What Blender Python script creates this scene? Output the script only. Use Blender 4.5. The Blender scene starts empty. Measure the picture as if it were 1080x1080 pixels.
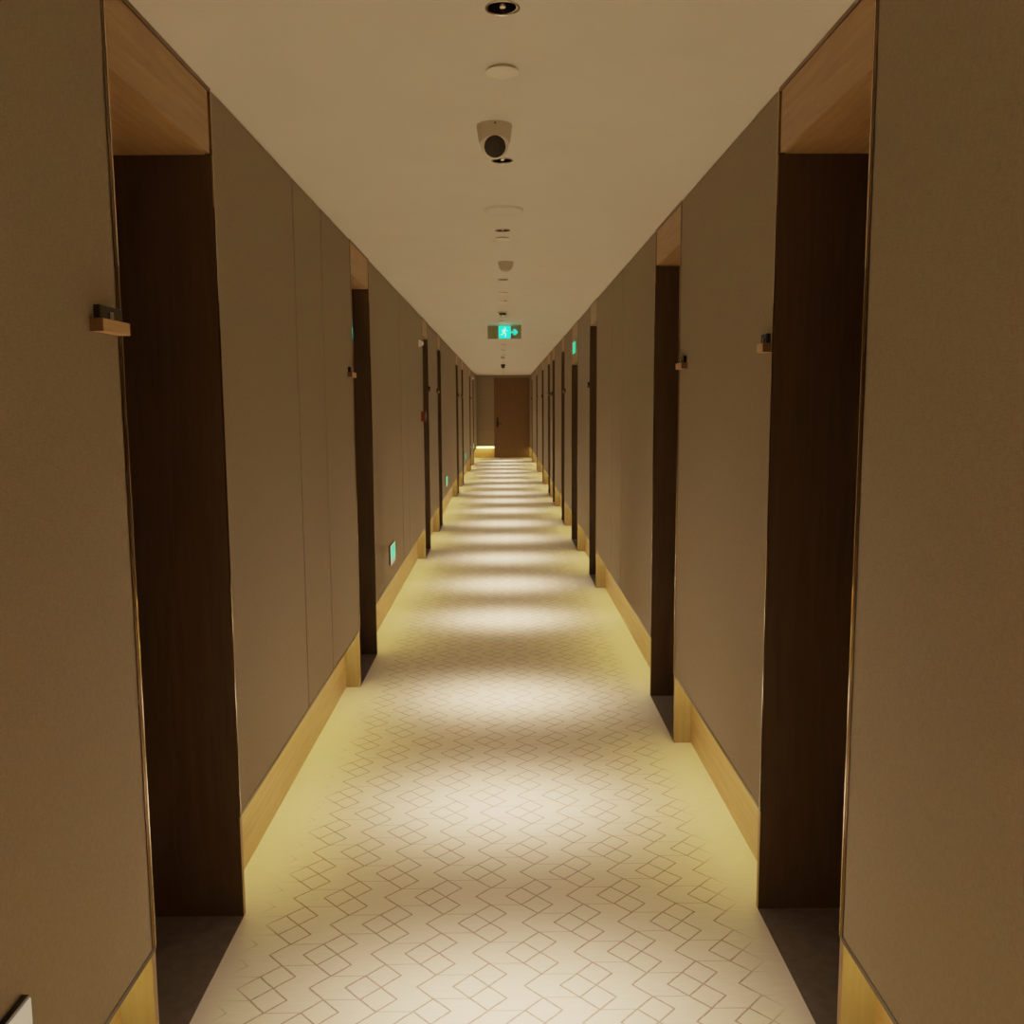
import bpy, bmesh, math, random
from math import pi, sin, cos, radians
from mathutils import Matrix, Vector
random.seed(4)
SC = bpy.context.scene
COL = SC.collection

# ---------------------------------------------------------------- dimensions (metres, Y runs down the corridor)
WL, WR = 0.8322, 0.7984          # panel faces, left / right of the camera line
REC = 0.0807                     # how far the baseboard sits behind the panel faces
H = 2.50                         # ceiling
P = 0.335                        # underside of the fabric panels
D = 2.315                        # top of the door openings
Y0, Y1 = -4.6, 27.8              # back and end of the corridor
DEEP = 0.36                      # depth of the door recesses
L_DOORS = [(2.014, 2.704), (5.073, 5.737), (9.437, 10.079), (11.485, 12.08), (15.93, 16.55), (18.0, 18.62), (22.0, 22.66), (24.4, 25.05)]
R_DOORS = [(2.035, 2.715), (4.171, 4.846), (7.85, 8.47), (9.87, 10.72), (12.0, 12.6), (14.3, 14.95), (15.75, 16.45), (18.35, 19.0), (21.7, 22.35), (25.5, 26.2)]
L_GROOVES = [3.725, 4.279, 7.40, 7.90, 13.6, 14.15, 20.2, 20.75, -1.4, -2.0]
R_GROOVES = [6.169, 6.743, 20.1, 20.65, 23.7, 24.2, -1.4, -2.0]
DOWNLIGHTS = [-3.9, -2.55, -1.15, 0.35, 2.19, 3.49, 4.845, 6.70, 8.03, 9.42, 10.84, 12.25, 13.75, 15.2, 16.55, 17.97, 19.35, 20.75, 22.1, 23.5, 24.9, 26.3]

K = 3.2                         # overall brightness of every lamp and lit face

# ---------------------------------------------------------------- materials
def new_mat(name):
    m = bpy.data.materials.new(name); m.use_nodes = True
    nt = m.node_tree; b = nt.nodes['Principled BSDF']
    return m, nt, b

def plain(name, col, rough=0.6, metal=0.0, spec=0.5, noise=0.0, scale=40, bump=0.0):
    m, nt, b = new_mat(name)
    b.inputs['Base Color'].default_value = (*col, 1)
    b.inputs['Roughness'].default_value = rough
    b.inputs['Metallic'].default_value = metal
    b.inputs['Specular IOR Level'].default_value = spec
    if noise or bump:
        tc = nt.nodes.new('ShaderNodeTexCoord'); n = nt.nodes.new('ShaderNodeTexNoise')
        n.inputs['Scale'].default_value = scale; n.inputs['Detail'].default_value = 5
        nt.links.new(tc.outputs['Object'], n.inputs['Vector'])
        if noise:
            r = nt.nodes.new('ShaderNodeValToRGB')
            r.color_ramp.elements[0].position = .3; r.color_ramp.elements[1].position = .7
            r.color_ramp.elements[0].color = (*[c * (1 - noise) for c in col], 1)
            r.color_ramp.elements[1].color = (*[min(1, c * (1 + noise)) for c in col], 1)
            nt.links.new(n.outputs['Fac'], r.inputs['Fac']); nt.links.new(r.outputs['Color'], b.inputs['Base Color'])
        if bump:
            bp = nt.nodes.new('ShaderNodeBump'); bp.inputs['Strength'].default_value = bump; bp.inputs['Distance'].default_value = .002
            nt.links.new(n.outputs['Fac'], bp.inputs['Height']); nt.links.new(bp.outputs['Normal'], b.inputs['Normal'])
    return m

def emit(name, col, strength):
    m, nt, b = new_mat(name)
    b.inputs['Base Color'].default_value = (*col, 1)
    b.inputs['Emission Color'].default_value = (*col, 1)
    b.inputs['Emission Strength'].default_value = strength * K
    return m

def wood(name, c0, c1, rough=0.45, vertical=False, scale=9):
    m, nt, b = new_mat(name)
    tc = nt.nodes.new('ShaderNodeTexCoord'); mp = nt.nodes.new('ShaderNodeMapping')
    mp.inputs['Scale'].default_value = (scale * 6, scale * 6, scale * .35) if vertical else (scale * 6, scale * .35, scale * 6)
    n = nt.nodes.new('ShaderNodeTexNoise'); n.inputs['Scale'].default_value = 1; n.inputs['Detail'].default_value = 6; n.inputs['Distortion'].default_value = .6
    r = nt.nodes.new('ShaderNodeValToRGB')
    r.color_ramp.elements[0].position = .32; r.color_ramp.elements[1].position = .72
    r.color_ramp.elements[0].color = (*c0, 1); r.color_ramp.elements[1].color = (*c1, 1)
    L = nt.links.new
    L(tc.outputs['Object'], mp.inputs['Vector']); L(mp.outputs['Vector'], n.inputs['Vector'])
    L(n.outputs['Fac'], r.inputs['Fac']); L(r.outputs['Color'], b.inputs['Base Color'])
    b.inputs['Roughness'].default_value = rough
    return m

def fabric_mat():
    m, nt, b = new_mat('woven wall fabric')
    L = nt.links.new
    tc = nt.nodes.new('ShaderNodeTexCoord')
    mp = nt.nodes.new('ShaderNodeMapping'); mp.inputs['Scale'].default_value = (1, 60, 420)
    n = nt.nodes.new('ShaderNodeTexNoise'); n.inputs['Scale'].default_value = 1; n.inputs['Detail'].default_value = 3
    mp2 = nt.nodes.new('ShaderNodeMapping'); mp2.inputs['Scale'].default_value = (1, 420, 60)
    n2 = nt.nodes.new('ShaderNodeTexNoise'); n2.inputs['Scale'].default_value = 1; n2.inputs['Detail'].default_value = 3
    for q in (mp, mp2): L(tc.outputs['Object'], q.inputs['Vector'])
    L(mp.outputs['Vector'], n.inputs['Vector']); L(mp2.outputs['Vector'], n2.inputs['Vector'])
    a = nt.nodes.new('ShaderNodeMath'); a.operation = 'ADD'
    L(n.outputs['Fac'], a.inputs[0]); L(n2.outputs['Fac'], a.inputs[1])
    r = nt.nodes.new('ShaderNodeMapRange'); r.inputs['From Min'].default_value = .7; r.inputs['From Max'].default_value = 1.3
    L(a.outputs[0], r.inputs['Value'])
    mix = nt.nodes.new('ShaderNodeMix'); mix.data_type = 'RGBA'
    mix.inputs['A'].default_value = (*FAB0, 1); mix.inputs['B'].default_value = (*FAB1, 1)
    L(r.outputs['Result'], mix.inputs['Factor']); L(mix.outputs['Result'], b.inputs['Base Color'])
    bp = nt.nodes.new('ShaderNodeBump'); bp.inputs['Strength'].default_value = .15; bp.inputs['Distance'].default_value = .001
    L(a.outputs[0], bp.inputs['Height']); L(bp.outputs['Normal'], b.inputs['Normal'])
    b.inputs['Roughness'].default_value = .9
    b.inputs['Specular IOR Level'].default_value = .2
    return m

def carpet_mat():
    m, nt, b = new_mat('diamond line carpet')
    L = nt.links.new
    def M(op, x, y=None, z=None):
        n = nt.nodes.new('ShaderNodeMath'); n.operation = op
        for i, v in enumerate((x, y, z)):
            if v is None: continue
            if isinstance(v, (int, float)): n.inputs[i].default_value = v
            else: L(v, n.inputs[i])
        return n.outputs[0]
    geo = nt.nodes.new('ShaderNodeNewGeometry'); sep = nt.nodes.new('ShaderNodeSeparateXYZ')
    # a little wobble so the woven lines are not ruler straight
    wn = nt.nodes.new('ShaderNodeTexNoise'); wn.inputs['Scale'].default_value = 25; wn.inputs['Detail'].default_value = 2
    L(geo.outputs['Position'], wn.inputs['Vector'])
    vm = nt.nodes.new('ShaderNodeVectorMath'); vm.operation = 'MULTIPLY_ADD'
    vm.inputs[1].default_value = (.004, .004, 0)
    L(wn.outputs['Color'], vm.inputs[0]); L(geo.outputs['Position'], vm.inputs[2])
    L(vm.outputs['Vector'], sep.inputs[0])
    X, Y = sep.outputs[0], sep.outputs[1]
    ux = M('MULTIPLY', M('SUBTRACT', X, CX), 1 / UH)
    uy = M('MULTIPLY', M('SUBTRACT', Y, CY), 1 / UV)
    lines = None
    def near(v, c, w): return M('LESS_THAN', M('ABSOLUTE', M('SUBTRACT', v, c)), w)
    W = .085
    for off in (0, 3):
        x = M('SUBTRACT', M('FLOORED_MODULO', M('ADD', ux, 3 + off), 6), 3)           # -3..3
        y = M('SUBTRACT', M('FLOORED_MODULO', M('ADD', uy, 4 + off), 6), 4)           # -4..2
        s = M('ADD', x, y); t = M('SUBTRACT', x, y)
        segs = [(t, -2, s, 0, 2), (s, -2, t, 0, 2), (s, 0, t, 0, 2), (t, 0, s, 0, 2), (s, 2, t, -1, 1), (t, 2, s, -2, 2), (s, -4, t, 3, 1),
                (y, -2, x, 1, 1), (y, -4, x, 1, 1), (y, 2, x, 1, 1)]
        for (v, c, u, mid, half) in segs:
            k = M('MULTIPLY', near(v, c, W * (.5 if v is y else .9)), near(u, mid, half + .05))
            if v is y: k = M('MULTIPLY', k, .6)
            lines = k if lines is None else M('MAXIMUM', lines, k)
    fade = nt.nodes.new('ShaderNodeMapRange'); fade.inputs['From Min'].default_value = .68; fade.inputs['From Max'].default_value = .77
    fade.inputs['To Min'].default_value = 1; fade.inputs['To Max'].default_value = 0
    L(M('ABSOLUTE', M('ADD', X, .017)), fade.inputs['Value'])
    brk = nt.nodes.new('ShaderNodeTexNoise'); brk.inputs['Scale'].default_value = 60
    L(geo.outputs['Position'], brk.inputs['Vector'])
    lines = M('MULTIPLY', M('MULTIPLY', lines, fade.outputs['Result']), M('MULTIPLY_ADD', brk.outputs['Fac'], .6, .45))
    lines = M('MINIMUM', lines, 1.0)
    # pile: fine speckle and faint crosswise weave
    mp = nt.nodes.new('ShaderNodeMapping'); mp.inputs['Scale'].default_value = (14, 160, 1)
    n = nt.nodes.new('ShaderNodeTexNoise'); n.inputs['Scale'].default_value = 1; n.inputs['Detail'].default_value = 4
    L(geo.outputs['Position'], mp.inputs['Vector']); L(mp.outputs['Vector'], n.inputs['Vector'])
    n2 = nt.nodes.new('ShaderNodeTexNoise'); n2.inputs['Scale'].default_value = 500; n2.inputs['Detail'].default_value = 2
    L(geo.outputs['Position'], n2.inputs['Vector'])
    rr = nt.nodes.new('ShaderNodeMapRange'); rr.inputs['From Min'].default_value = .6; rr.inputs['From Max'].default_value = 1.4
    L(M('ADD', n.outputs['Fac'], n2.outputs['Fac']), rr.inputs['Value'])
    base = nt.nodes.new('ShaderNodeMix'); base.data_type = 'RGBA'
    base.inputs['A'].default_value = (*CARP0, 1); base.inputs['B'].default_value = (*CARP1, 1)
    L(rr.outputs['Result'], base.inputs['Factor'])
    mix = nt.nodes.new('ShaderNodeMix'); mix.data_type = 'RGBA'
    L(lines, mix.inputs['Factor']); L(base.outputs['Result'], mix.inputs['A']); mix.inputs['B'].default_value = (*CLINE, 1)
    L(mix.outputs['Result'], b.inputs['Base Color'])
    bp = nt.nodes.new('ShaderNodeBump'); bp.inputs['Strength'].default_value = .3; bp.inputs['Distance'].default_value = .002
    L(n2.outputs['Fac'], bp.inputs['Height']); L(bp.outputs['Normal'], b.inputs['Normal'])
    b.inputs['Roughness'].default_value = .95; b.inputs['Specular IOR Level'].default_value = .1
    return m

FAB0, FAB1 = (.255, .213, .166), (.330, .283, .230)
CARP0, CARP1, CLINE = (.60, .48, .35), (.74, .595, .445), (.19, .10, .075)
CX, CY, UH, UV = -.051, 2.348, .0497, .0515

MT = dict(
    fabric=fabric_mat(), carpet=carpet_mat(),
    ceiling=plain('ceiling paint', (.87, .86, .87), .9, spec=.2, noise=.02, scale=3, bump=.05),
    backing=plain('dark plaster backing', (.10, .07, .045), .9),
    oak=wood('oak skirting', (.50, .28, .125), (.64, .40, .20), .42),
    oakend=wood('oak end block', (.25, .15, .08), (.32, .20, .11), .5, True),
    oakv=wood('oak header', (.34, .20, .09), (.46, .285, .14), .45),
    dark=wood('dark stained jamb', (.050, .031, .017), (.072, .047, .028), .36, True),
    leaf=wood('dark stained door leaf', (.035, .018, .008), (.05, .027, .012), .4, True),
    enddoor=wood('brown door veneer', (.13, .065, .026), (.18, .095, .04), .45, True),
    bronze=plain('dark bronze trim', (.16, .11, .07), .32, 1.0, noise=.1),
    mirror=plain('polished bronze edge', (.60, .50, .39), .05, 1.0, noise=.03, scale=15),
    inlay=plain('bronze inlay', (.04, .028, .018), .35, .6, noise=.1),
    stone=plain('dark stone threshold', (.085, .062, .045), .55, noise=.25, scale=30),
    white=plain('off white plastic', (.98, .96, .93), .45, noise=.02),
    grey=plain('shaded white plastic', (.55, .50, .43), .5, noise=.02),
    shell=plain('camera housing', (.60, .55, .46), .5, noise=.02),
    black=plain('black plastic', (.012, .011, .010), .25, noise=.05),
    lens=plain('black glass lens face', (.022, .02, .016), .45, spec=.25, noise=.05),
    chrome=plain('satin metal', (.6, .57, .52), .25, 1.0, noise=.05),
    blockwood=wood('pale sign wood', (.50, .31, .17), (.66, .43, .26), .5),
    shadewood=wood('shaded sign end wood', (.10, .05, .02), (.16, .085, .035), .5),  # brown end wood, darkened to hold the shade of the unlit end faces
    red=plain('dull red plastic', (.20, .035, .02), .45, noise=.08),
    led=emit('warm light strip', (1.0, .88, .24), 2.35),
    lamp=emit('warm lamp lens', (1.0, .8, .55), .05),
    green=emit('lit green face', (.02, .80, .28), .20),
    exitgreen=emit('exit green light', (.0, .95, .48), .45),
    mint=emit('lit mint figure', (.25, 1.0, .62), .40),
    tint=plain('smoked exit panel', (.26, .235, .14), .25, noise=.05),
    cream=emit('cream sign border', (.75, .68, .5), .05),
)

# ---------------------------------------------------------------- mesh helpers
def box(bm, x0, x1, y0, y1, z0, z1):
    x0, x1 = sorted((x0, x1)); y0, y1 = sorted((y0, y1)); z0, z1 = sorted((z0, z1))
    v = [bm.verts.new(p) for p in ((x0, y0, z0), (x1, y0, z0), (x1, y1, z0), (x0, y1, z0), (x0, y0, z1), (x1, y0, z1), (x1, y1, z1), (x0, y1, z1))]
    for f in ((3, 2, 1, 0), (4, 5, 6, 7), (0, 1, 5, 4), (1, 2, 6, 5), (2, 3, 7, 6), (3, 0, 4, 7)):
        bm.faces.new([v[i] for i in f])

def lathe(bm, prof, mtx=None, n=40, caps=True):
    """prof: list of (r, z); revolve about Z"""
    rings = []
    for r, z in prof:
        ring = [bm.verts.new((mtx or Matrix()) @ Vector((r * cos(2 * pi * i / n), r * sin(2 * pi * i / n), z))) for i in range(n)]
        rings.append(ring)
    for a, b in zip(rings, rings[1:]):
        for i in range(n):
            bm.faces.new((a[i], a[(i + 1) % n], b[(i + 1) % n], b[i]))
    if caps:
        bm.faces.new(rings[0]); bm.faces.new(rings[-1])

def mesh(name, bm, mat, parent=None, bevel=0, smooth=False):
    bmesh.ops.recalc_face_normals(bm, faces=bm.faces)
    me = bpy.data.meshes.new(name); bm.to_mesh(me); bm.free()
    if smooth:
        me.polygons.foreach_set('use_smooth', [True] * len(me.polygons)); 
    o = bpy.data.objects.new(name, me); COL.objects.link(o)
    me.materials.append(MT[mat])
    if parent is not None: o.parent = parent
    if bevel:
        md = o.modifiers.new('bevel', 'BEVEL'); md.width = bevel; md.segments = 2; md.limit_method = 'ANGLE'
    if smooth:
        md = o.modifiers.new('split', 'EDGE_SPLIT'); md.split_angle = radians(35)
    return o

def boxes(name, mat, parent, *bs, bevel=0):
    bm = bmesh.new()
    for b in bs: box(bm, *b)
    return mesh(name, bm, mat, parent, bevel)

def empty(name, loc=(0, 0, 0)):
    o = bpy.data.objects.new(name, None); COL.objects.link(o); o.location = loc; o.empty_display_size = .05
    return o

def tag(o, label=None, cat=None, group=None, kind=None):
    if label: o['label'] = label
    if cat: o['category'] = cat
    if group: o['group'] = group
    if kind: o['kind'] = kind
    return o

def copy_tree(o, parent=None):
    c = o.copy(); COL.objects.link(c)
    if parent is not None: c.parent = parent
    for ch in list(o.children): copy_tree(ch, c)
    return c

# ---------------------------------------------------------------- floor
bm = bmesh.new(); box(bm, -WL - REC - .0, WR + REC, Y0, Y1, -.06, 0)
floor = mesh('floor', bm, 'carpet'); tag(floor, 'pale carpet with thin linked diamond lines running down the corridor', 'floor', kind='structure')

# ---------------------------------------------------------------- ceiling, with an opening for every downlight
bm = bmesh.new()
cur = Y0 - .1; hs = .06; xl, xr = -WL - REC - .02, WR + REC + .02
def flat(x0, x1, y0, y1):
    bm.faces.new([bm.verts.new(p) for p in ((x0, y0, H), (x0, y1, H), (x1, y1, H), (x1, y0, H))])
for y in DOWNLIGHTS:
    flat(xl, xr, cur, y - hs); flat(xl, -hs, y - hs, y + hs); flat(hs, xr, y - hs, y + hs)
    N_ = 32; inner, outer = [], []
    for k in range(N_):
        a_ = 2 * pi * k / N_; c_, s_ = cos(a_), sin(a_); m_ = max(abs(c_), abs(s_))
        inner.append(bm.verts.new((.0347 * c_, y + .0347 * s_, H))); outer.append(bm.verts.new((hs * c_ / m_, y + hs * s_ / m_, H)))
    for k in range(N_):
        bm.faces.new((inner[k], inner[(k + 1) % N_], outer[(k + 1) % N_], outer[k]))
    cur = y + hs
flat(xl, xr, cur, Y1 + .1)
ceiling = mesh('ceiling', bm, 'ceiling')
tag(ceiling, 'plain warm white ceiling above the corridor', 'ceiling', kind='structure')
boxes('roof_slab', 'backing', ceiling, (xl - .5, xr + .5, Y0 - .15, Y1 + .15, H + .10, H + .15))

# ---------------------------------------------------------------- side walls
def side_wall(side, doors, grooves):
    s = -1 if side == 'left' else 1
    W = WL if side == 'left' else WR
    wall = empty('wall_' + side, (0, 0, 0)); tag(wall, f'{side} corridor wall clad in beige brown fabric panels', 'wall', kind='structure')
    base = empty('baseboard_' + side, (0, 0, 0)); tag(base, f'recessed oak skirting lit from above along the {side} wall', 'baseboard', kind='structure')
    spans = []; cur = Y0
    for a, b in doors: spans.append((cur, a)); cur = b
    spans.append((cur, Y1))
    T = .012
    for (a, b) in spans:
        g = [q for q in sorted(grooves) if a < q < b]
        edges = [a] + g + [b]
        # backing wall behind the skirting recess, up to the ceiling
        boxes('backing_wall', 'backing', wall, (s * (W + REC + .015), s * (W + REC + .09), a, b, -.05, H))
        for i, (p, q) in enumerate(zip(edges, edges[1:])):
            p2 = p + (.012 if i == 0 else .008); q2 = q - (.012 if i == len(edges) - 2 else .008)
            boxes('fabric_panel', 'fabric', wall, (s * W, s * (W + REC + .01), p2, q2, P, H - .004), bevel=.002)
        for q in g:
            boxes('metal_inlay', 'inlay', wall, (s * (W + .010), s * (W + .03), q - .008, q + .008, P, H - .004))
        # metal edges beside the openings
        for (e0, e1, at_door) in ((a, a + T, a > Y0 + .1), (b - T, b, b < Y1 - .1)):
            if at_door:
                yi = e1 if e0 == a else e0   # side away from the opening
                yo = e0 if e0 == a else e1
                m0, m1 = sorted((yo, yo + (.0045 if yo < yi else -.0045)))
                boxes('polished_edge', 'mirror', wall, (s * (W - .004), s * (W + REC), m0, m1, P, H - .002))
                k0, k1 = sorted((yo + (.0045 if yo < yi else -.0045), yi))
                boxes('bronze_edge', 'bronze', wall, (s * (W - .001), s * (W + REC), k0, k1, P, H - .002))
        boxes('bottom_trim', 'inlay', wall, (s * (W - .0015), s * (W + .012), a + .001, b - .001, P - .010, P + .003))
        # skirting: recessed board and the end blocks at the openings
        boxes('skirting_board', 'oak', base, (s * (W + REC), s * (W + REC + .015), a, b, 0, P))
        for (e0, e1, at_door) in ((a, a + .022, a > Y0 + .1), (b - .022, b, b < Y1 - .1)):
            if at_door:
                boxes('end_block', 'oakend', base, (s * (W - .001), s * (W + REC), e0, e1, 0, P - .008), bevel=.001)
        # light strip tucked under the panels
        boxes('light_strip', 'led', base, (s * (W + .030), s * (W + .062), a + .10, b - .08, P - .006, P - .001))
    return wall, base
wall_l, base_l = side_wall('left', L_DOORS, L_GROOVES)
wall_r, base_r = side_wall('right', R_DOORS, R_GROOVES)

# ---------------------------------------------------------------- doorways
dn = 0
def doorway(side, a, b, idx, fire=False):
    global dn; dn += 1
    s = -1 if side == 'left' else 1
    W = WL if side == 'left' else WR
    top = 2.06 if fire else D
    d = empty(f'door_{dn}', (s * W, a, 0))
    order = ['first', 'second', 'third', 'fourth', 'fifth', 'sixth', 'seventh', 'eighth', 'ninth', 'tenth'][idx]
    tag(d, f'dark recessed {"low fire " if fire else ""}doorway, {order} from the camera on the {side} wall', 'door', kind='structure')
    X = lambda v: s * v                     # local: 0 at panel face, growing away from the corridor
    def B(name, mat, *bs, bevel=0, parent=d):
        return boxes(name, mat, parent, *[(X(q[0]), X(q[1]), q[2], q[3], q[4], q[5]) for q in bs], bevel=bevel)
    w = b - a
    B('header_panel', 'oakv', (0, .018, .013, w - .013, top, H - .014), bevel=.001)
    B('header_trim', 'bronze', (-.002, .018, .0, w, H - .013, H - .001))
    B('soffit', 'oakv', (.018, DEEP, .0, w, top, top + .018))
    B('jamb', 'dark', (.0, DEEP + .05, w - .0005, w + .018, 0, top + .018))
    B('jamb', 'dark', (.0, DEEP + .05, -.018, .0005, 0, top + .018))
    B('threshold', 'stone', (.0, DEEP, .0, w, -.03, .003))
    leaf = B('door_leaf', 'leaf', (DEEP, DEEP + .045, .004, w - .004, .006, top), bevel=.002)
    bm = bmesh.new()
    hy = w - .09 if not fire else .09
    box(bm, X(DEEP - .010), X(DEEP), hy - .025, hy + .025, .92, 1.16)
    lathe(bm, [(.009, 0), (.009, .045)], Matrix.Translation((X(DEEP - .01), hy, 1.02)) @ Matrix.Rotation(-s * pi / 2, 4, 'Y'), 16)
    x_l = X(DEEP - .052)
    box(bm, x_l - .008, x_l + .008, hy - .13 if hy > w / 2 else hy - .01, hy + .01 if hy > w / 2 else hy + .13, 1.012, 1.03)
    mesh('lever_handle', bm, 'chrome', leaf, bevel=.001)
    return d
for i, (a, b) in enumerate(L_DOORS): doorway('left', a, b, i)
for i, (a, b) in enumerate(R_DOORS): doorway('right', a, b, i, fire=(i == 3))

# ---------------------------------------------------------------- end walls
we = empty('wall_end'); tag(we, 'far end wall of the corridor with fabric cladding left of the door', 'wall', kind='structure')
boxes('backing_wall', 'backing', we, (-WL - REC, WR + REC, Y1 + .085, Y1 + .14, -.05, H))
boxes('fabric_panel', 'fabric', we, (-WL - REC, -.30, Y1, Y1 + .07, P, H - .004), (.775, WR + REC, Y1, Y1 + .07, P, H - .004), (-.30, .775, Y1, Y1 + .07, 2.42, H - .004))
boxes('light_strip', 'led', we, (-WL - .0, -.34, Y1 + .012, Y1 + .05, P - .006, P - .001))
boxes('glowing_edge', 'led', we, (-WL - .0, -.31, Y1 + .050, Y1 + .062, P - .035, P + .0))
be = boxes('baseboard_end', 'oak', None, (-WL - REC, -.30, Y1 + .07, Y1 + .085, 0, P), (.775, WR + REC, Y1 + .04, Y1 + .055, 0, P)); tag(be, 'lit oak skirting at the foot of the far end wall', 'baseboard', kind='structure')
dn += 1
de = empty(f'door_{dn}', (-.30, Y1, 0)); tag(de, 'brown wooden door closing the far end of the corridor', 'door', kind='structure')
boxes('door_frame', 'enddoor', de, (0, .045, -.005, .07, 0, 2.42), (1.03, 1.075, -.005, .07, 0, 2.42), (.045, 1.03, -.005, .07, 2.375, 2.42), bevel=.002)
dl = boxes('door_leaf', 'enddoor', de, (.048, 1.027, .02, .065, .006, 2.372), bevel=.002)
bm = bmesh.new(); box(bm, .075, .125, .008, .02, .93, 1.22); lathe(bm, [(.01, 0), (.01, .05)], Matrix.Translation((.10, .01, 1.04)) @ Matrix.Rotation(pi / 2, 4, 'X'), 16)
box(bm, .09, .23, -.05, -.034, 1.03, 1.05); mesh('lever_handle', bm, 'black', dl, bevel=.001)
wb = boxes('wall_back', 'fabric', None, (-WL - REC, WR + REC, Y0 - .08, Y0, -.05, H)); tag(wb, 'fabric wall behind the camera at the near end', 'wall', kind='structure')
for side, s, W in (('left', -1, WL), ('right', 1, WR)):
    pass

# ---------------------------------------------------------------- ceiling fittings
ORD = lambda y: 'nearest' 
def downlight_proto():
    r = empty('downlight', (0, 2.19, H))
    bm = bmesh.new()
    lathe(bm, [(.0345, .0), (.0405, .0), (.0402, -.0025), (.0380, -.0035), (.0352, -.0025), (.0345, .0)], caps=False)
    mesh('trim_ring', bm, 'chrome', r, smooth=True)
    bm = bmesh.new()
    lathe(bm, [(.0342, -.0005), (.0335, .012), (.024, .048), (.0005, .049)], caps=False)
    mesh('black_reflector', bm, 'black', r, smooth=True)
    bm = bmesh.new()
    lathe(bm, [(.001, -.0005), (.0065, .0), (.0090, .004), (.0093, .047)], caps=True)
    mesh('lamp_lens', bm, 'chrome', r, smooth=True)
    return r
dl0 = downlight_proto()
def beam_light():
    # one lamp type: narrow oval beam with a soft gaussian edge and a weak wide spill
    ld = bpy.data.lights.new('downlight_beam', 'SPOT'); ld.energy = BEAM * K
    ld.color = (1.0, .80, .59); ld.spot_size = radians(100); ld.spot_blend = .5; ld.shadow_soft_size = .015
    ld.use_nodes = True; nt = ld.node_tree; L = nt.links.new
    em = nt.nodes['Emission']; geo = nt.nodes.new('ShaderNodeNewGeometry'); sp = nt.nodes.new('ShaderNodeSeparateXYZ')
    L(geo.outputs['Incoming'], sp.inputs[0])
    def M(op, a, b=None):
        n = nt.nodes.new('ShaderNodeMath'); n.operation = op
        for k, v in enumerate((a, b)):
            if v is None: continue
            if isinstance(v, (int, float)): n.inputs[k].default_value = v
            else: L(v, n.inputs[k])
        return n.outputs[0]
    tx = M('DIVIDE', sp.outputs[0], M('ADD', M('ABSOLUTE', sp.outputs[2]), 1e-4))
    ty = M('DIVIDE', sp.outputs[1], M('ADD', M('ABSOLUTE', sp.outputs[2]), 1e-4))
    ty2 = M('MULTIPLY', ty, ty)
    t2 = M('ADD', M('MULTIPLY', M('MULTIPLY', tx, tx), 1 / 1.4 ** 2), ty2)
    core = M('EXPONENT', M('MULTIPLY', t2, -1 / (2 * SIG ** 2)))
    t2w = M('ADD', M('MULTIPLY', tx, tx), ty2)
    tail = M('MULTIPLY', M('EXPONENT', M('MULTIPLY', t2w, -1 / (2 * .33 ** 2))), TAIL)
    L(M('ADD', core, tail), em.inputs['Strength'])
    return ld
BEAM, SIG, TAIL = 130, .095, .040
beam = beam_light()
dnames = {4: 'recessed round downlight with black reflector at the very top of the ceiling', 5: 'recessed downlight just beyond the nearest camera',
          6: 'recessed downlight between flat round speaker and sprinkler cover plate', 7: 'recessed downlight just beyond the second camera dome'}
far = 0
for i, y in enumerate(DOWNLIGHTS):
    o = dl0 if i == 0 else copy_tree(dl0)
    o.location = (0 if y > 3 else .003, y, H)
    o['group'] = 'recessed downlights along the ceiling'; o['category'] = 'downlight'
    if i in dnames: o['label'] = dnames[i]
    elif i < 4: o['label'] = 'recessed downlight in the ceiling behind the camera'; o['group'] = 'downlights behind the camera'
    elif i < 10: o['label'] = ['downlight just beyond the third sprinkler plate, before the small dark detector', 'downlight between the small dark detector and the green exit sign'][i - 8]
    else: o['label'] = 'tiny distant recessed downlight beyond the hanging exit sign'; o['group'] = 'distant downlights beyond the exit sign'
    lo = bpy.data.objects.new('downlight_beam', beam); COL.objects.link(lo); lo.location = (o.location.x, y, H - .008)

def disc(name, x, y, rad, th, label, cat, mat='white', group=None, gap=.003, kind=None):
    r = empty(name, (x, y, H))
    bm = bmesh.new(); lathe(bm, [(rad * .82, .002), (rad * .82, -gap)]); mesh('collar', bm, 'grey' if mat == 'white' else mat, r, smooth=True)
    bm = bmesh.new(); lathe(bm, [(rad * .98, -gap), (rad, -gap - .001), (rad * .985, -gap - th * .6), (rad * .9, -gap - th)]); mesh('cover_plate', bm, mat, r, smooth=True)
    tag(r, label, cat, group)
    return r
G = 'round sprinkler cover plates'
disc('sprinkler_cover', .001, 2.573, .046, .004, 'bright round sprinkler cover plate just before the nearest camera dome', 'sprinkler cover', group=G, gap=.007)
disc('sprinkler_cover', -.002, 5.066, .046, .004, 'thin bright sprinkler cover plate beyond the flat ceiling speaker', 'sprinkler cover', group=G, gap=.006)
disc('sprinkler_cover', .003, 7.469, .042, .005, 'small sprinkler cover plate beyond the second camera dome', 'sprinkler cover', group=G, gap=.006)
disc('sprinkler_cover', -.008, 9.96, .042, .005, 'sprinkler cover plate right in front of the hanging exit sign', 'sprinkler cover', group=G, gap=.006)
disc('sprinkler_cover', -.012, 14.9, .042, .006, 'tiny distant sprinkler cover plate beyond the exit sign', 'sprinkler cover', group=G, gap=.006)
disc('access_disc', -.002, 5.19, .062, .003, 'faint flat round plate just past the sprinkler cover', 'cover plate', mat='ceiling', gap=.003)
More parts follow.
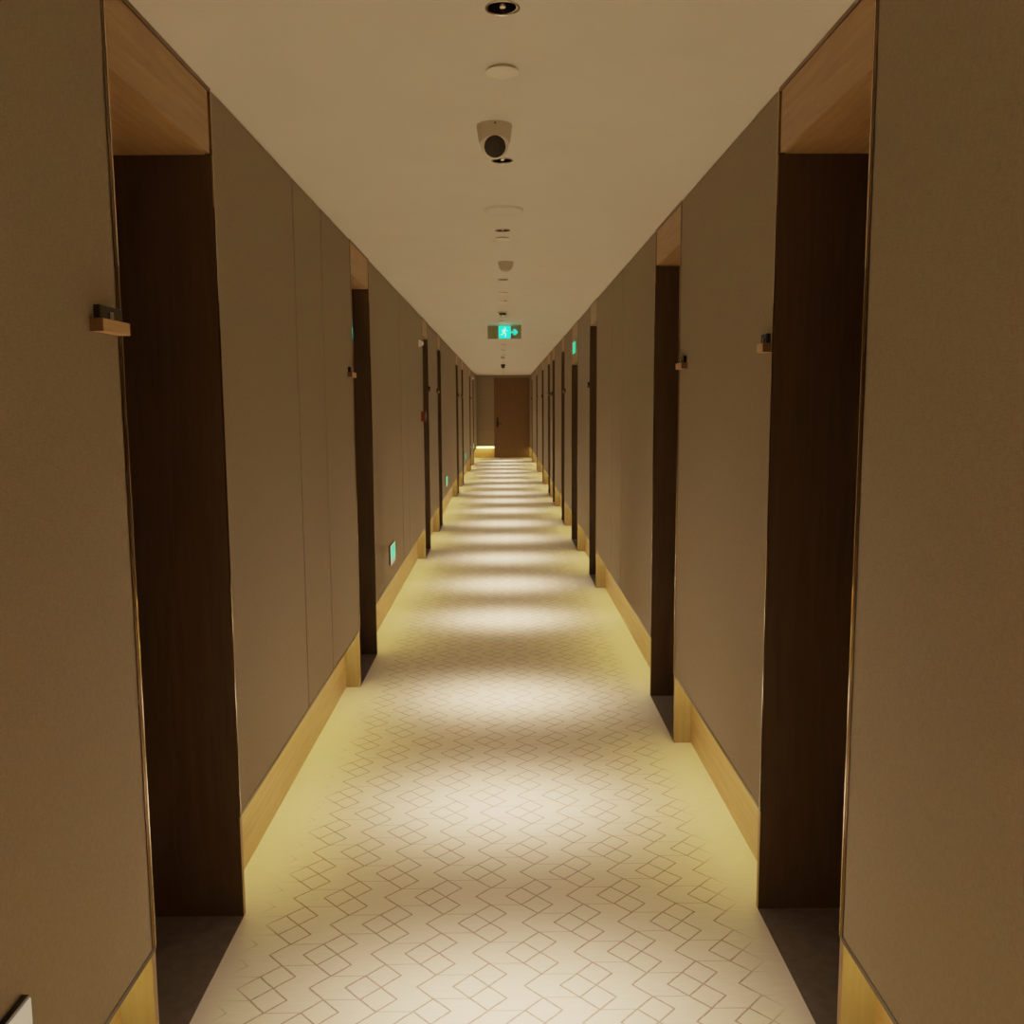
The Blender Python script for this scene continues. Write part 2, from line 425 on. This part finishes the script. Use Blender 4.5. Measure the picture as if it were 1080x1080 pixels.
# flat round speaker / detector
r = empty('ceiling_speaker', (.006, 4.344, H))
bm = bmesh.new(); lathe(bm, [(.092, .002), (.091, -.010), (.083, -.015), (.078, -.012)], caps=True); mesh('speaker_rim', bm, 'ceiling', r, smooth=True)
bm = bmesh.new(); lathe(bm, [(.078, -.012), (.06, -.016), (.02, -.018), (.001, -.018)]); mesh('speaker_grille', bm, 'ceiling', r, smooth=True)
tag(r, 'flat round ceiling speaker, same colour as the ceiling, beyond the nearest camera', 'speaker')
# small detectors
for (nm, x, y, lab) in (('smoke_detector', -.006, 9.0, 'small dark round detector on the ceiling before the exit sign'), ('smoke_detector', -.012, 17.19, 'small pale detector far along the ceiling beyond the exit sign')):
    r = empty(nm, (x, y, H))
    dk = y < 10
    bm = bmesh.new(); lathe(bm, [(.048, 0), (.048, -.008), (.042, -.014)]); mesh('detector_base', bm, 'grey', r, smooth=True)
    bm = bmesh.new(); lathe(bm, [(.036, -.012), (.034, -.03), (.02, -.036), (.001, -.037)]); mesh('sensor_head', bm, 'black' if dk else 'grey', r, smooth=True)
    tag(r, lab, 'smoke detector')

def turret(x, y, sz, rz, tilt, label, bodymat='white', group=None):
    r = empty('turret_camera', (x, y, H)); r.rotation_euler = (0, 0, rz); r.scale = (sz, sz, sz)
    bm = bmesh.new(); lathe(bm, [(.0575, 0), (.0575, -.006), (.056, -.012), (.051, -.050), (.045, -.060), (.034, -.063)]); mesh('camera_base', bm, 'shell' if bodymat == 'white' else bodymat, r, smooth=True)
    c = Vector((0, -.008, -.060)); bm = bmesh.new()
    dirv = Matrix.Rotation(tilt, 4, 'X')     # local -Y looks out, tilted down
    M_ = Matrix.Translation(c) @ dirv @ Matrix.Rotation(pi / 2, 4, 'X')   # local +Z -> -Y
    R = .0465; prof = [(R * sin(t), R * cos(t)) for t in [radians(q) for q in range(48, 181, 6)]]
    prof[-1] = (.0005, -R)
    prof = [(R * sin(radians(48)) - .002, R * cos(radians(48)) + .002)] + prof
    lathe(bm, prof, M_); mesh('camera_ball', bm, bodymat, r, smooth=True)
    bm = bmesh.new(); z = R * cos(radians(48)); lathe(bm, [(.0345, z - .002), (.0345, z + .0025), (.033, z + .0035), (.012, z + .0048), (.0115, z + .003), (.001, z + .003)], M_); mesh('lens_window', bm, 'lens', r, smooth=True)
    bm = bmesh.new(); lathe(bm, [(.003, 0), (.003, -.002)], Matrix.Translation((0, -.0565, -.008)) @ Matrix.Rotation(-pi / 2, 4, 'X'), 12); mesh('fixing_screw', bm, 'black', r)
    tag(r, label, 'security camera', group)
    return r
turret(-.025, 3.07, 1.0, radians(3), radians(28), 'pale ceiling dome camera with round black face pointing at us, nearest one')
t2 = turret(.018, 5.90, .88, pi, radians(20), 'greyish second ceiling dome camera facing away down the corridor', 'grey'); t2.scale = (.88, .88, .55)
turret(-.014, 20.4, .9, 0, radians(10), 'small dark camera hanging far down the ceiling near the end door', 'black')

# ---------------------------------------------------------------- hanging exit sign
ex = empty('exit_sign', (.012, 10.43, H)); tag(ex, 'hanging green lit exit sign with running figure and arrow pointing right', 'exit sign')
boxes('mounting_rail', 'chrome', ex, (-.19, .19, -.014, .014, -.012, 0), bevel=.002)
boxes('sign_panel', 'tint', ex, (-.19, .19, -.006, .006, -.158, -.010), bevel=.002)
boxes('green_door_field', 'exitgreen', ex, (-.062, .066, -.0085, -.006, -.150, -.018))
def poly(bm, pts, y):
    f = bm.faces.new([bm.verts.new((x, y, z)) for x, z in pts]); return f
bm = bmesh.new()
cx, cz = .0, -.085
def P_(pts): poly(bm, [(cx + a * .001, cz + b * .001) for a, b in pts], -.0095)
P_([(8 + 9 * cos(t * pi / 6), 46 + 9 * sin(t * pi / 6)) for t in range(12)])                  # head
P_([(-8, 34), (8, 34), (4, -2), (-14, -2)])                                                    # torso
P_([(6, 34), (26, 20), (34, 28), (38, 22), (27, 10), (8, 24)]); P_([(-8, 34), (-28, 26), (-32, 6), (-26, 5), (-22, 20), (-8, 24)])   # arms
P_([(-14, 2), (-2, 2), (-16, -26), (-44, -34), (-44, -26), (-22, -18)]); P_([(-6, 2), (4, 2), (22, -16), (14, -52), (5, -52), (11, -18), (-8, -4)])   # legs
mesh('running_figure', bm, 'mint', ex)
bm = bmesh.new()
poly(bm, [(.072, -.090), (.112, -.090), (.112, -.078), (.072, -.078)], -.0085)
poly(bm, [(.100, -.112), (.120, -.112), (.150, -.084), (.120, -.056), (.100, -.056), (.122, -.084)], -.0085)
mesh('arrow', bm, 'exitgreen', ex)

# sign above the fire doorway
fs = empty('fire_exit_sign', (WR, 10.30, 2.23)); tag(fs, 'thin green lit sign above the low fire doorway on the right', 'exit sign')
boxes('sign_box', 'tint', fs, (-.012, -.002, -.13, .13, -.075, .075), bevel=.002)
boxes('lit_face', 'green', fs, (-.0140, -.012, -.115, .115, -.062, .062))
boxes('lit_edge', 'green', fs, (-.011, -.004, -.1325, -.130, -.062, .062))

# low evacuation signs on the left wall
def evac(y, label):
    r = empty('evacuation_sign', (-WL, y, .53)); tag(r, label, 'evacuation sign', 'low evacuation signs on the left wall')
    boxes('sign_housing', 'black', r, (.0, .012, -.13, .13, -.072, .072), bevel=.001)
    boxes('cream_border', 'cream', r, (.012, .0145, -.13, .13, -.072, .066))
    boxes('green_face', 'green', r, (.0145, .0155, -.115, .045 if y < 2 else .115, -.040, .060))
    return r
evac(1.325, 'cream bordered evacuation sign low at the bottom left corner')
evac(6.57, 'green evacuation sign low on the left wall beyond the second doorway')
evac(12.87, 'green evacuation sign low beyond the fourth left doorway')
evac(19.17, 'faint pale evacuation sign low beyond the sixth left doorway')
evac(24.20, 'tiny evacuation sign low on left wall nearest the end door')

# room signs beside the doorways: pale wood block with a dark plate above
def room_sign(s, W, y, label):
    r = empty('room_sign', (s * W, y, 1.766)); r.scale = (1, .5 if 'just past' in label else 1, 1); tag(r, label, 'room sign', 'small projecting room signs beside the doorways')
    o = boxes('wood_block', 'blockwood', r, (0, -s * .026, -.066, .066, -.013, .013), bevel=.0012)
    boxes('shaded_end', 'shadewood', o, (0, -s * .0262, -.0685, -.066, -.0132, .0132))  # thin dark sheets over the block's ends, shade put into their colour
    boxes('shaded_end', 'shadewood', o, (0, -s * .0262, .066, .0685, -.0132, .0132))
    boxes('dark_plate', 'black', r, (0, -s * .014, -.050, .060, .0125, .042), bevel=.0015)
    boxes('metal_clip', 'chrome', r, (-s * .014, -s * .017, -.006, .010, .016, .030), bevel=.001)
    return r
for (i, k) in ((0, 'n'), (1, 'n'), (2, 'f'), (3, 'n'), (4, 'f'), (5, 'n'), (6, 'f'), (7, 'n')):
    a, b = L_DOORS[i]; y = (a - .080 if i == 0 else a - .112) if k == 'n' else b + .065
    room_sign(-1, WL, y, 'wood block room sign %s the %s doorway on the left wall' % ('just before' if k == 'n' else 'just past', ['first', 'second', 'third', 'fourth', 'fifth', 'sixth', 'seventh', 'eighth'][i]))
for (i, k) in ((0, 'f'), (1, 'n'), (2, 'f'), (4, 'n'), (5, 'f'), (6, 'n'), (7, 'f'), (8, 'n'), (9, 'f')):
    a, b = R_DOORS[i]; y = a - .12 if k == 'n' else b + .055
    room_sign(1, WR, y, 'wood block room sign %s the %s doorway on the right wall' % ('just before' if k == 'n' else 'just past', ['first', 'second', 'third', 'fourth', 'fifth', 'sixth', 'seventh', 'eighth', 'ninth', 'tenth'][i]))

# red call point and little white alarm lights on the left wall
r = empty('fire_call_point', (-WL, 9.22, 1.49)); tag(r, 'dull red square fire call point beside the third left doorway', 'fire alarm')
boxes('call_box', 'red', r, (0, .045, -.05, .05, -.05, .05), bevel=.003); boxes('press_window', 'grey', r, (.045, .047, -.025, .025, -.022, .025))
for y, z, lab in ((9.06, 2.205, 'small white alarm light high on the wall before the third left doorway'), (24.2, 2.30, 'tiny white alarm light high on the left wall near the end')):
    r = empty('alarm_light', (-WL, y, z)); tag(r, lab, 'alarm light')
    bm = bmesh.new(); lathe(bm, [(.036, 0), (.036, .012), (.030, .016)], Matrix.Rotation(pi / 2, 4, 'Y')); mesh('alarm_base', bm, 'white', r, smooth=True)
    bm = bmesh.new(); lathe(bm, [(.026, .014), (.024, .035), (.014, .045), (.001, .047)], Matrix.Rotation(pi / 2, 4, 'Y')); mesh('alarm_dome', bm, 'white', r, smooth=True)

# ---------------------------------------------------------------- camera, world, view
cam = bpy.data.cameras.new('camera'); co = bpy.data.objects.new('camera', cam); COL.objects.link(co)
cam.sensor_width = 36; cam.lens = 957.3 / 1080 * 36; cam.clip_start = .02; cam.clip_end = 200
yaw, pitch, roll = .0082, .1174, .0058
co.matrix_world = Matrix.Translation((0, 0, 1.6)) @ Matrix.Rotation(-yaw, 4, 'Z') @ Matrix.Rotation(pi / 2 - pitch, 4, 'X') @ Matrix.Rotation(-roll, 4, 'Z')
SC.camera = co
w = bpy.data.worlds.new('world'); SC.world = w; w.use_nodes = True
w.node_tree.nodes['Background'].inputs[0].default_value = (.02, .015, .01, 1)
SC.cycles.max_bounces = 12; SC.cycles.diffuse_bounces = 8; SC.cycles.glossy_bounces = 5
SC.cycles.use_denoising = True
SC.cycles.sample_clamp_indirect = 4
SC.view_settings.view_transform = 'Standard'
SC.view_settings.look = 'None'
SC.view_settings.exposure = 0.0
SC.view_settings.gamma = 1.0
# soft highlight shoulder, like a phone camera's tone curve
SC.view_settings.use_curve_mapping = True
cm = SC.view_settings.curve_mapping
cc = cm.curves[3]
def tone(z):
    y = 3 * z
    y *= 1.27
    return .92 * y / (1 + y)
cc.points[0].location = (0, 0); cc.points[1].location = (1, tone(1))
for z in (.01, .025, .045, .07, .10, .14, .19, .25, .33, .43, .56, .75): cc.points.new(z, tone(z))
cm.update()
